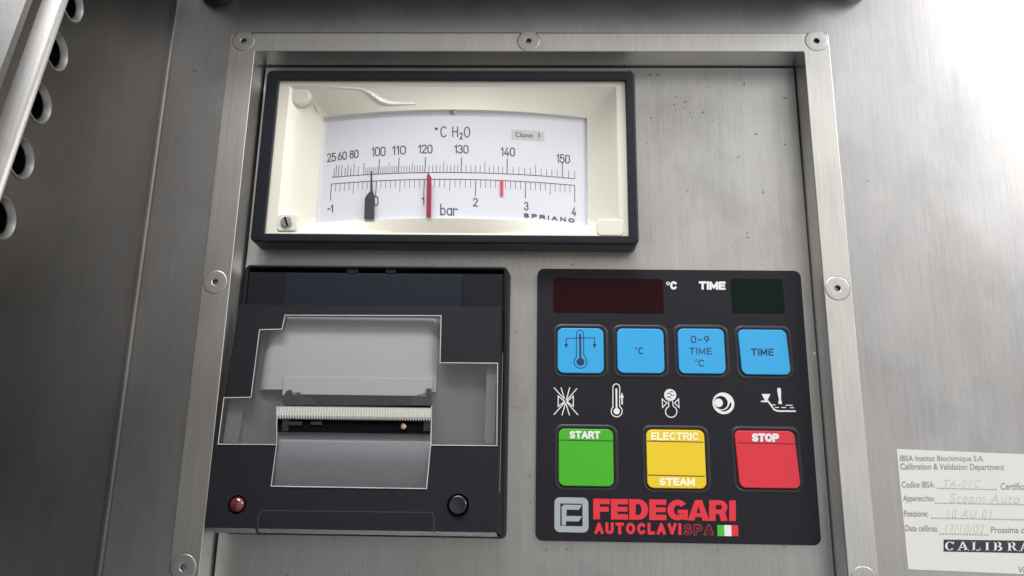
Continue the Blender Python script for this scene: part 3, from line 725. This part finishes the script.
# clear window: cross-shaped sheet with a cut-out for the tear bar, polished bright edges
bar_cut = [A(277, 405), A(431.5, 405.5), A(431.5, 436), A(277, 435)]; bar_cut = bar_cut[::-1] if not ccw(bar_cut) else bar_cut
bm = holed(inset(win, .05), [bar_cut], lambda x, z: dy(x, z)-.25, 1.5)
wn = obj('window', bm, 'acryl', pr)
bm = bmesh.new(); ribbon(bm, inset(win, .12), .34, lambda x, z: dy(x, z)-.30, True)
ribbon(bm, [A(277, 406), A(277, 445)], .3, lambda x, z: dy(x, z)-.30); ribbon(bm, [A(431.7, 406), A(431, 445)], .36, lambda x, z: dy(x, z)-.30)
obj('window_edge', bm, 'acryledge', wn)
# lamp and feed button
def tilt(bm, c):
    for vv in bm.verts: vv.co.y += DB*(vv.co.z-c[1])
    return bm
y0 = dy(*led); bm = lathe_y(led[0], led[1], [(3.5, y0+2.2), (3.5, y0+.1), (3.45, y0-.02)], 28, cap=False); bm2 = bm
prof = [(2.6, y0+2.2), (2.6, y0+.2)] + [(2.6*math.cos(math.radians(a)), y0+.2-1.5*math.sin(math.radians(a))) for a in range(10, 90, 8)] + [(.03, y0-1.3)]
lm = obj('signal_lamp', tilt(lathe_y(led[0], led[1], prof, 32), led), 'led', pr, smooth=True)
bm.free()
for c_, r_ in ((led, 3.2), (btn, 3.8)):
    bm = bmesh.new(); disc(bm, c_[0], c_[1], r_, lambda x, z: dy(x, z)+2.1); obj('hole_bottom', bm, 'black', pr)
y0 = dy(*btn); prof = [(3.1, y0+2.2), (3.1, y0-.9), (2.95, y0-1.25), (2.6, y0-1.42), (2.2, y0-1.35), (.03, y0-1.15)]
obj('feed_button', tilt(lathe_y(btn[0], btn[1], prof, 32), btn), 'gloss', pr, smooth=True)

# ------------------------------------------------------------------ keypad
KY = 8.0
kp = thing('keypad_panel', 'black membrane keypad with blue, green, yellow and red keys, right of the printer', 'control panel', (55, PY, -91))
bm = slab(rrect(5.0, 104.9, -90.8, 9.0, 2.6, 6), KY, PY-.02, .25, 2); film = obj('keypad_film', bm, 'keypad', kp, smooth=True)
K = lambda u, v: at(u, v, KY)
KT = 7.25
def KTf(u, v): return at(u, v, KT)
def flat(y): return lambda x, z: y
def key(name, u0, v0, u1, v1, m, label=None, skew=0.):
    a = K(u0, v0); b = K(u1, v1)
    c = K(u1, v0); d = K(u0, v1)
    x0 = (a[0]+d[0])/2; x1 = (b[0]+c[0])/2; z1 = (a[1]+c[1])/2; z0 = (b[1]+d[1])/2
    bm = slab(rrect(x0, x1, z0, z1, 2.2, 6), KT, KY+.3, .32, 3)
    if skew:
        for vv in bm.verts: vv.co.x += skew*(vv.co.z-(z0+z1)/2)/(z1-z0)
    k = obj(name, bm, m, kp, smooth=True, label=label)
    bm = bmesh.new(); n = 7; o = rrect(x0-1.9, x1+1.9, z0-1.9, z1+1.7, 3.6, 6); L = []
    for i in range(9):
        t = i/8; L.append([(x, KY+.05-.30*math.sin(math.pi*t), z) for x, z in inset(o, 1.75*t)])
    loft(bm, L); obj('key_rim', bm, 'rim', k, smooth=True, angle=80)
    return k, (x0, x1, z0, z1)
ktop = flat(KT-.03)
k1, _ = key('blue_key', 557.5, 328.5, 603.5, 373.5, 'blue', 'blue key with a thermometer drawing')
k2, _ = key('blue_key', 617, 329, 663.8, 373.5, 'blue', 'blue key marked with degrees C')
k3, _ = key('blue_key', 678, 329, 724.5, 374, 'blue', 'blue key reading 0-9 TIME')
k4, _ = key('blue_key', 739.5, 330, 788, 375, 'blue', 'blue key reading TIME', -.8)
kg, _ = key('green_key', 558.5, 429, 613.3, 486.3, 'green')
ky, _ = key('yellow_key', 646.5, 430, 705, 488.5, 'yellow')
kr, _ = key('red_key', 736.5, 431, 797, 488.3, 'red', None, -1.)
def kt(bm, s, u0, v0, u1, v1, b=0., dv=.4, sp=1., lay=0, y=None):
    yy = KT-.03 if y is None else y
    f = lambda u, v: at(u, v, yy)
    if len(s) > 0 and b < .04 and b > 0: stroke_text(bm, s, pxquad(u0, v0, u1, v1, f, dv), flat(yy-lay*.02), .28+b*22*.022/.022*(v1-v0)/8.5 if b > .015 else .27+b*14, .30 if b > .015 else .34)
    elif b >= .04: stroke_text(bm, s, pxquad(u0, v0, u1, v1, f, dv), flat(yy-lay*.02), 1.05, .52)
    else: stroke_text(bm, s, pxquad(u0, v0, u1, v1, f, dv), flat(yy-lay*.02), .34, .5)
# thermometer key
def strokes(bm, lines, w, y, closed=False):
    for ln in lines: ribbon(bm, [at(u, v, y) for u, v in ln], w, flat(y), closed)
def arcp(cu, cv, ru, rv, a0, a1, n=18): return [(cu+ru*math.cos(math.radians(a0+(a1-a0)*i/n)), cv-rv*math.sin(math.radians(a0+(a1-a0)*i/n))) for i in range(n+1)]
bm = bmesh.new(); ky_ = KT-.03
out = arcp(580, 334, 3.6, 3.8, 0, 180, 8) + [(576.4, 354)] + arcp(580.5, 361.8, 6.4, 6.4, 130, 410, 20) + [(583.7, 354)]
strokes(bm, [out], .32, ky_, True)
strokes(bm, [[(580.1, 334), (580.4, 358)]], .75, ky_)
x, z = at(580.5, 361.8, ky_); disc(bm, x, z, 1.45, flat(ky_-.005))
strokes(bm, [[(566.2, 345), (566.2, 338.3), (594.6, 337.8), (594.6, 344.6)]], .3, ky_)
for uu in (566.2, 594.6):
    poly(bm, [at(uu-1.9, 343.8, ky_), at(uu, 348.4, ky_), at(uu+1.9, 343.8, ky_)][::-1], flat(ky_-.01))
obj('key_drawing', bm, 'navy', k1)
bm = bmesh.new(); kt(bm, 'C', 638.3, 347, 643.3, 354, .01); x, z = at(636, 348.2, ky_); 
ribbon(bm, [(x+.38*math.cos(math.radians(a)), z+.38*math.sin(math.radians(a))) for a in range(0, 360, 30)], .16, flat(ky_), True); obj('key_lettering', bm, 'navy', k2)
bm = bmesh.new(); kt(bm, '0-9', 690.8, 335.8, 709.3, 343, .008, .2, 1.15); kt(bm, 'TIME', 689.5, 347.6, 711.7, 354.3, .008, .2, 1.15); kt(bm, 'C', 698.4, 359.4, 704.6, 366.4, .006)
x, z = at(696.6, 360.6, ky_); ribbon(bm, [(x+.38*math.cos(math.radians(a)), z+.38*math.sin(math.radians(a))) for a in range(0, 360, 30)], .16, flat(ky_), True); obj('key_lettering', bm, 'navy', k3)
bm = bmesh.new(); kt(bm, 'TIME', 751.2, 348.4, 773.6, 355.4, .014, .2, 1.15); obj('key_lettering', bm, 'navy', k4)
bm = bmesh.new(); kt(bm, 'START', 569.5, 430.8, 600.3, 438.6, .022, .3, 1.06); obj('key_lettering', bm, 'white', kg)
bm = bmesh.new(); kt(bm, 'ELECTRIC', 651, 432.2, 698.6, 440.1, .018, .3, 1.04); kt(bm, 'STEAM', 659.2, 477.6, 695, 485.6, .024, .4, 1.06); obj('key_lettering', bm, 'cream2', ky)
bm = bmesh.new(); kt(bm, 'STOP', 751.8, 433.2, 779, 441.7, .028, .3, 1.06); obj('key_lettering', bm, 'white', kr)
for k, lns, sk in ((kg, [((558.9, 440), (613.2, 441))], 0), (ky, [((647, 441), (703.4, 442.2)), ((647.8, 475), (704.8, 476.3))], 0), (kr, [((738, 442.8), (796, 444))], 0)):
    bm = bmesh.new()
    for a, b in lns: strokes(bm, [[a, b]], .3, ky_)
    obj('key_line', bm, 'line', k)
# displays
def win_(name, u0, v0, u1, v1, m):
    a = K(u0, v0); b = K(u1, v1); return obj(name, slab(rrect(a[0], b[0], b[1], a[1], 1., 4), KY-.12, KY+.2, .08, 1), m, kp)
win_('red_display', 553.5, 278, 664, 313.5, 'disp_r'); win_('green_display', 730.5, 278.5, 785, 313.5, 'disp_g')
# white print on the film
bm = bmesh.new(); kf = KY-.04
kt(bm, 'C', 670, 281.3, 677, 289.6, .028, 0, 1, 0, kf); kt(bm, 'TIME', 698.8, 281.3, 725.5, 289.6, .028, .2, 1.0, 0, kf)
x, z = at(668.0, 283.4, kf); ribbon(bm, [(x+.52*math.cos(math.radians(a)), z+.52*math.sin(math.radians(a))) for a in range(0, 360, 30)], .36, flat(kf), True)
obj('display_lettering', bm, 'white', film)
bm = bmesh.new()
# crossed steam valve
strokes(bm, [[(554, 387.5), (578, 415)], [(577, 388.5), (553.8, 414.8)], [(561, 387.5), (569.5, 415.3)], [(569.8, 387.3), (562, 415.3)]], .35, kf)
strokes(bm, [[(558.2, 396), (558.2, 406.5), (564.6, 401.5)], [(573.3, 396), (573.3, 406.5), (567, 401.5)]], .35, kf-.01, True)
# thermometer with arrow
out = arcp(616.3, 387.5, 3.4, 3.6, 0, 180, 8) + [(612.9, 406)] + arcp(616.7, 411.2, 5.5, 5.6, 128, 412, 20) + [(619.7, 406)]
strokes(bm, [out], .35, kf, True); strokes(bm, [[(616.3, 388.5), (616.6, 409)]], .62, kf)
x, z = at(616.7, 411.2, kf); disc(bm, x, z, 1.15, flat(kf-.01))
strokes(bm, [[(622.2, 404.5), (622, 397)]], .5, kf); poly(bm, [at(620.2, 397.8, kf), at(621.9, 392.34, kf), at(623.8, 397.8, kf)][::-1], flat(kf-.01))
# valve with bulb
x, z = at(670.2, 395, kf); disc(bm, x, z, 2.2, flat(kf))
strokes(bm, [[(668.3, 400), (668.8, 405)] + arcp(671.2, 411.6, 5.7, 5.7, 115, 425, 22) + [(672.9, 405), (672.6, 400)]], .35, kf)
strokes(bm, [[(662.2, 399), (662.6, 407.5), (667, 403)], [(678.6, 399), (679, 407.5), (674.6, 403)]], .34, kf, True)
# disc with moon
x, z = at(723.4, 403.3, kf); disc(bm, x, z, 3.95, flat(kf), 36)
x, z = at(718.6, 402.8, kf); disc(bm, x, z, 1.55, flat(kf-.06), 20)
# float in water
poly(bm, [at(761.7, 394, kf), at(770.3, 394, kf), at(767.2, 401.2, kf), at(765.2, 401.2, kf)][::-1], flat(kf))
strokes(bm, [[(761, 401.3), (768.3, 401.5), (770.5, 404.5), (774, 409.5), (777.5, 411), (795.8, 411.2)]], .55, kf-.005)
ribbon(bm, [at(778.9, 388, kf), at(779.2, 391, kf), at(780, 400, kf), at(780.1, 401.5, kf), at(780.2, 404, kf)], .6, flat(kf-.01), False, [1.1, 1.35, .7, 1.2, 1.3])
strokes(bm, [[(771.5, 404.9), (775.5, 404.9)], [(785.6, 405.3), (792.6, 405.3)], [(775, 407.5), (779, 407.5)], [(781.5, 407.5), (786, 407.5)], [(790, 407.7), (794, 407.7)]], .32, kf)
obj('white_symbols', bm, 'white', film)
bm = bmesh.new(); k2f = kf-.03
x, z = at(721.0, 402.6, k2f); disc(bm, x, z, 2.45, flat(k2f), 28)
ribbon(bm, [at(u, v, k2f) for u, v in arcp(722.6, 402.9, 8.0, 8.0, 5, -105, 14)], .7, flat(k2f), False, [.2, .5, .75, .85, .85, .8, .75, .7, .65, .6, .5, .45, .35, .25, .1])
for ln in ([(667, 393.5), (670, 393.2), (671.5, 395.5), (674.5, 395)], [(667, 397.2), (669.5, 396.5), (671, 398.4)], [(670, 391.3), (673, 392)]): ribbon(bm, [at(u, v, k2f) for u, v in ln], .3, flat(k2f))
obj('symbol_cutouts', bm, 'keypad', film)
# grey maker emblem
bm = bmesh.new()
def kr_(u0, v0, u1, v1, r):
    a = K(u0, v0); b = K(u1, v1); return rrect(a[0], b[0], b[1], a[1], r, 5)
polyhole(bm, kr_(554.5, 497.2, 588.6, 532.6, 1.9), [kr_(560.3, 503.4, 582.6, 526.3, .3)], flat(kf))
E_ = [(561.5, 506.8), (563.8, 504.6), (582, 504.9), (579, 509.8), (566.6, 509.7), (566.4, 515.9), (582, 516.2), (578.8, 521.4), (566.2, 521.2), (565.8, 525.4), (561.8, 525.4)]
poly(bm, [K(u, v) for u, v in E_][::-1], flat(kf-.01)); obj('emblem', bm, 'greylogo', film)
# heavy red name: built from thick strokes
bm = bmesh.new(); NV0, NV1, NX0, NX1 = 498.6, 519.2, 593.2, 735.8
def L2(s): return s
H = 1.0
def rect(x0, y0, x1, y1): return [(x0, y0), (x1, y0), (x1, y1), (x0, y1)]
def ringp(cx, cy, ro, rO, ri, rI, a0, a1, n=16):
    o = [(cx+ro*math.cos(math.radians(a0+(a1-a0)*i/n)), cy+rO*math.sin(math.radians(a0+(a1-a0)*i/n))) for i in range(n+1)]
    i_ = [(cx+ri*math.cos(math.radians(a1+(a0-a1)*i/n)), cy+rI*math.sin(math.radians(a1+(a0-a1)*i/n))) for i in range(n+1)]
    return o+i_
def gE(w): return [rect(0, 0, .34, 1), rect(.34, .74, w, 1), rect(.34, .385, w-.03, .62), rect(.34, 0, w, .26)]
def gF(w): return [rect(0, 0, .34, 1), rect(.34, .74, w, 1), rect(.34, .37, w-.06, .61)]
def gD(w): return [rect(0, 0, .34, 1), rect(.34, .76, w-.5, 1), rect(.34, 0, w-.5, .24), ringp(w-.5, .5, .5, .5, .16, .26, -90, 90)]
def gG(w): return [ringp(w/2, .5, w/2, .5, w/2-.33, .24, 38, 322, 26), rect(w*.50, .33, w, .52), rect(w-.24, 0.03, w, .4)]
def gA(w): return [[(0, 0), (.35, 0), (w/2+.02, .78), (w/2+.10, 1), (w/2-.18, 1)], [(w, 0), (w/2+.18, 1), (w/2-.10, 1), (w/2-.02, .78), (w-.35, 0)], rect(w*.3, .17, w*.7, .36)]
def gR(w): return [rect(0, 0, .34, 1), rect(.34, .77, w-.42, 1), rect(.34, .33, w-.42, .55), ringp(w-.42, .665, .38, .335, .1, .12, -90, 90), [(w-.50, .45), (w-.15, .42), (w-.03, 0), (w-.37, 0)]]
def gI(w): return [rect(0, 0, .34, 1)]
word = [(gF, .86), (gE, .88), (gD, .98), (gE, .88), (gG, 1.06), (gA, 1.12), (gR, .98), (gI, .34)]
tot = sum(w for _, w in word) + .055*(len(word)-1) - .14; xx = 0
def NM(x, y):
    u = NX0 + (NX1-NX0)*x/tot; v = NV1+(NV0-NV1)*y + 1.9*x/tot
    return at(u, v, kf)
for i, (fn, w) in enumerate(word):
    if i == 5: xx -= .07
    if i == 6: xx -= .07
    for j, pl in enumerate(fn(w)):
        P = [NM(xx+a, b) for a, b in pl]
        if len(P) > 12:       # ring shapes: quads between outer and inner arcs
            m_ = len(P)//2
            for q in range(m_-1):
                poly(bm, [P[q], P[q+1], P[2*m_-2-q], P[2*m_-1-q]], flat(kf-.004*(j % 4)))
        else: poly(bm, P, flat(kf-.004*(j % 4)))
    xx += w+.055
kt(bm, 'AUTOCLAVI', 594.5, 522.3, 681.3, 534, .045, .9, .96, 1, kf)
obj('name_lettering', bm, 'redlogo', film)
bm = bmesh.new(); stroke_text(bm, 'SPA', pxquad(683.5, 524, 713.6, 535.2, lambda u, v: at(u, v, kf), .4), flat(kf), 1.05, .46); obj('outline_letters', bm, 'darkred', film)
bm = bmesh.new(); stroke_text(bm, 'SPA', pxquad(684.4, 524.9, 712.7, 534.3, lambda u, v: at(u, v, kf), .4), flat(kf-.08), .50, .52); obj('outline_letters_fill', bm, 'keypad', film)
for u0, u1, m in ((717.2, 724.2, 'flaggreen'), (724.2, 731.1, 'white'), (731.1, 738, 'redlogo')):
    bm = bmesh.new(); poly(bm, [K(u0+.4, 536), K(u1+.4, 536.2), K(u1, 525.2), K(u0, 525)][::1], flat(kf)); obj('flag_band', bm, m, film)

# ------------------------------------------------------------------ calibration label
x0, z1 = 130.7, -57.9
lb = thing('calibration_label', 'white calibration sticker with printed lines and faint handwriting, lower right on the steel panel', 'label', (x0+30, 0, -98))
bm = bmesh.new()
lp = [(130.6, -57.8), (130.4, -97.6), (196, -99.2), (196, -59.6)]
g1 = []
rows = []
for i in range(9):
    t = i/8; rows.append([(lp[0][0]+(lp[3][0]-lp[0][0])*t, -.12-.05*math.sin(3*t), lp[0][1]+(lp[3][1]-lp[0][1])*t), (lp[1][0]+(lp[2][0]-lp[1][0])*t, -.12-.04*math.sin(5*t), lp[1][1]+(lp[2][1]-lp[1][1])*t)])
rows = rows + [[(x, -.01, z) for x, y, z in r] for r in reversed(rows)]
loft(bm, rows, close=False); sh = obj('sticker', bm, 'label', lb)
LY = -.22; LQ = lambda u, v: at(u, v, LY)
def lt(bm, s, u0, v0, u1, v1, b=0., dv=0., sp=1., sh=0.): text(bm, s, pxquad(u0, v0, u1, v1, LQ, dv), flat(LY), b, sp, sh)
bm = bmesh.new()
lt(bm, 'IBSA Institut Biochimique S.A.', 900, 455.3, 984, 462.6, .006, .3)
lt(bm, 'Calibration & Validation Department', 900.4, 463.1, 1004.3, 471.2, .006, .8)
lt(bm, 'Codice IBSA:', 901.8, 481.2, 934.6, 487.4, .004, .2); lt(bm, 'Certificato n.', 1000.6, 482.8, 1040, 489.6, .004, .3)
lt(bm, 'Apparecchio:', 903.2, 495, 934.6, 502.6, .004, .4); lt(bm, 'Posizione:', 904, 510.3, 928, 516.3, .004, .2)
lt(bm, 'Data calibraz.', 905.2, 525, 938.2, 531, .004, .4); lt(bm, 'Prossima calibraz.', 991, 526.6, 1046, 532.8, .004, .4); lt(bm, 'Visto', 1018.3, 566.5, 1034, 573, .004)
def dash(u0, v0, u1, v1):
    n = int((u1-u0)/2.9)
    for i in range(n):
        a = (u0+(u1-u0)*i/n, v0+(v1-v0)*i/n); b = (a[0]+1.7, a[1]); ribbon(bm, [LQ(*a), LQ(*b)], .32, flat(LY))
dash(937, 488.2, 998, 489.6); dash(935.4, 503, 1060, 505.2); dash(931.2, 518, 1060, 520.4); dash(939.8, 533.8, 990, 535)
obj('printed_text', bm, 'print_', sh)
bm = bmesh.new()
lt(bm, 'TA-01C', 944, 479.5, 981, 487, -.005, .6, 1.2, .25); lt(bm, 'Steam Auto', 950, 493, 1020, 502.4, -.005, 1, 1.1, .2); lt(bm, '10 AU 01', 947, 509, 992, 517.6, -.005, .5, 1.2, .2); lt(bm, '17/10/02', 945, 524, 984, 533, -.005, .3, 1.1, .2)
obj('handwriting', bm, 'pencil', sh)
bm = bmesh.new(); q = [LQ(943.6, 539.5), LQ(1062, 541.2), LQ(1062, 553.8), LQ(943.6, 551.6)]; poly(bm, q[::-1], flat(LY+.04)); bb_ = obj('black_bar', bm, 'labelblack', sh)
bm = bmesh.new()
# serif capitals CALIBRATO
V0, V1 = 541.5, 550.3
def SG(u0, w, polys):
    for pl in polys: poly(bm, [at(u0+w*a, V1+(V0-V1)*b+ (u0-945)*.012, LY) for a, b in pl], flat(LY-.03))
def arcq(u0, w, cx, cy, rx_, ry_, t0, t1, a0, a1, n=14):
    for i in range(n):
        p = []
        for j, k in ((i, 1), (i+1, 1), (i+1, 0), (i, 0)):
            a = math.radians(a0+(a1-a0)*j/n); th = (t0+(t1-t0)*abs(math.cos(a)))*(1-k)
            p.append((cx+(rx_-th)*math.cos(a), cy+(ry_-th*.8)*math.sin(a)))
        SG(u0, w, [p])
def st(x, t=.2): return [rect(x, 0, x+t, 1), rect(x-.1, 0, x+t+.1, .08), rect(x-.1, .92, x+t+.1, 1)]
def aA(u0, w): SG(u0, w, [[(.42, 1), (.56, 1), (.95, 0), (.70, 0)], [(.42, 1), (.50, .88), (.16, 0), (.06, 0)], rect(.26, .3, .72, .38), rect(-.04, 0, .28, .08), rect(.6, 0, 1.05, .08)])
arcq(945, 9.5, .5, .5, .5, .5, .06, .24, 42, 318); SG(945, 9.5, [rect(.85, .68, .93, 1)])
aA(957.5, 11)
SG(972, 8.5, st(.1, .24)+[rect(.34, 0, .95, .09), [(.85, 0), (.98, 0), (.98, .32), (.92, .32)]])
SG(984.5, 5, st(.3, .45))
def aB(u0, w, leg=False):
    SG(u0, w, st(.1, .22)); arcq(u0, w, .45, .76, .38, .25, .07, .22, -90, 90, 10)
    SG(u0, w, [rect(.3, .92, .47, 1), rect(.3, .47, .5, .56)])
    if leg: SG(u0, w, [[(.45, .5), (.66, .5), (1.02, 0), (.78, 0)], rect(.75, 0, 1.1, .08)])
    else: arcq(u0, w, .48, .27, .45, .27, .07, .24, -90, 90, 10); SG(u0, w, [rect(.3, 0, .5, .08)])
aB(993.5, 9.5); aB(1007.5, 9.5, True); aA(1019.5, 10.5)
SG(1033, 8.5, st(.4, .24)+[rect(0, .9, 1, 1)]); arcq(1045, 10, .5, .5, .5, .5, .06, .22, 0, 360, 20)
obj('bar_lettering', bm, 'white', bb_)

# ------------------------------------------------------------------ grab bar above the frame
hb = thing('grab_bar', 'steel grab bar on two feet along the top edge, above the instrument frame', 'handle', (0, 0, 125))
bm = lathe_y(-127.5, 126.0, [(8.4, 0), (8.4, -4), (8.0, -5.2), (6.6, -5.4), (6.4, -9)], 32); obj('foot', bm, 'rubber', hb, smooth=True)
bm = lathe_y(131.0, 127.0, [(7.6, 0), (7.6, -4), (7.2, -5.2), (6.4, -5.4), (6.2, -9)], 32); obj('foot', bm, 'screw', hb, smooth=True)
bm = bmesh.new(); yz = rrect(-31, -2.5, 126.5, 165, 3, 6); L = []
for x in (-133, -132, 127, 128):
    L.append([(x, y, z) for y, z in (yz if x in (-132, 127) else inset(yz, 1.0))])
loft(bm, L, True, True); obj('bar', bm, mat('bar_dark_steel', (.07,.07,.07), .45, .6), hb, smooth=True)

# ------------------------------------------------------------------ light
w = bpy.data.worlds.new('World'); scene.world = w; w.use_nodes = True
nt = w.node_tree; bg = nt.nodes['Background']
tc = nt.nodes.new('ShaderNodeTexCoord'); sp = nt.nodes.new('ShaderNodeSeparateXYZ'); nt.links.new(tc.outputs['Generated'], sp.inputs[0])
def mr(src, a, b, c, d):
    r = nt.nodes.new('ShaderNodeMapRange'); r.interpolation_type = 'SMOOTHSTEP'
    r.inputs['From Min'].default_value = a; r.inputs['From Max'].default_value = b; r.inputs['To Min'].default_value = c; r.inputs['To Max'].default_value = d
    nt.links.new(src, r.inputs['Value']); return r
rxn = mr(sp.outputs[0], -.7, .5, .10, 1.0); rzn = mr(sp.outputs[2], -.6, .6, .55, 1.0)
mu = nt.nodes.new('ShaderNodeMath'); mu.operation = 'MULTIPLY'; nt.links.new(rxn.outputs[0], mu.inputs[0]); nt.links.new(rzn.outputs[0], mu.inputs[1])
cc = nt.nodes.new('ShaderNodeVectorMath'); cc.operation = 'SCALE'; cc.inputs[0].default_value = (1.0, .985, .97); nt.links.new(mu.outputs[0], cc.inputs['Scale'])
nt.links.new(cc.outputs[0], bg.inputs['Color']); bg.inputs['Strength'].default_value = 1.1
def area(name, loc, aim, sx, sy, power, col=(1,1,1)):
    l = bpy.data.lights.new(name, 'AREA'); l.shape = 'RECTANGLE'; l.size = sx; l.size_y = sy; l.energy = power; l.color = col
    o = bpy.data.objects.new(name, l); COL.objects.link(o); o.location = Vector(loc)
    o.rotation_euler = (Vector(aim)-Vector(loc)).to_track_quat('-Z', 'Y').to_euler(); return o
area('window_light', (1.34, -1.02, .98), (.12, 0, .06), .68, .68, 13.5, (1, .99, .98))
area('ceiling_tube', (-.30, -.80, 1.55), (0, 0, 0), 1.3, .30, 45, (1, 1, 1))

scene.render.engine = 'CYCLES'
scene.view_settings.view_transform = 'Standard'; scene.view_settings.look = 'None'; scene.view_settings.exposure = 0; scene.view_settings.gamma = 1
scene.render.resolution_x = 1024; scene.render.resolution_y = 576
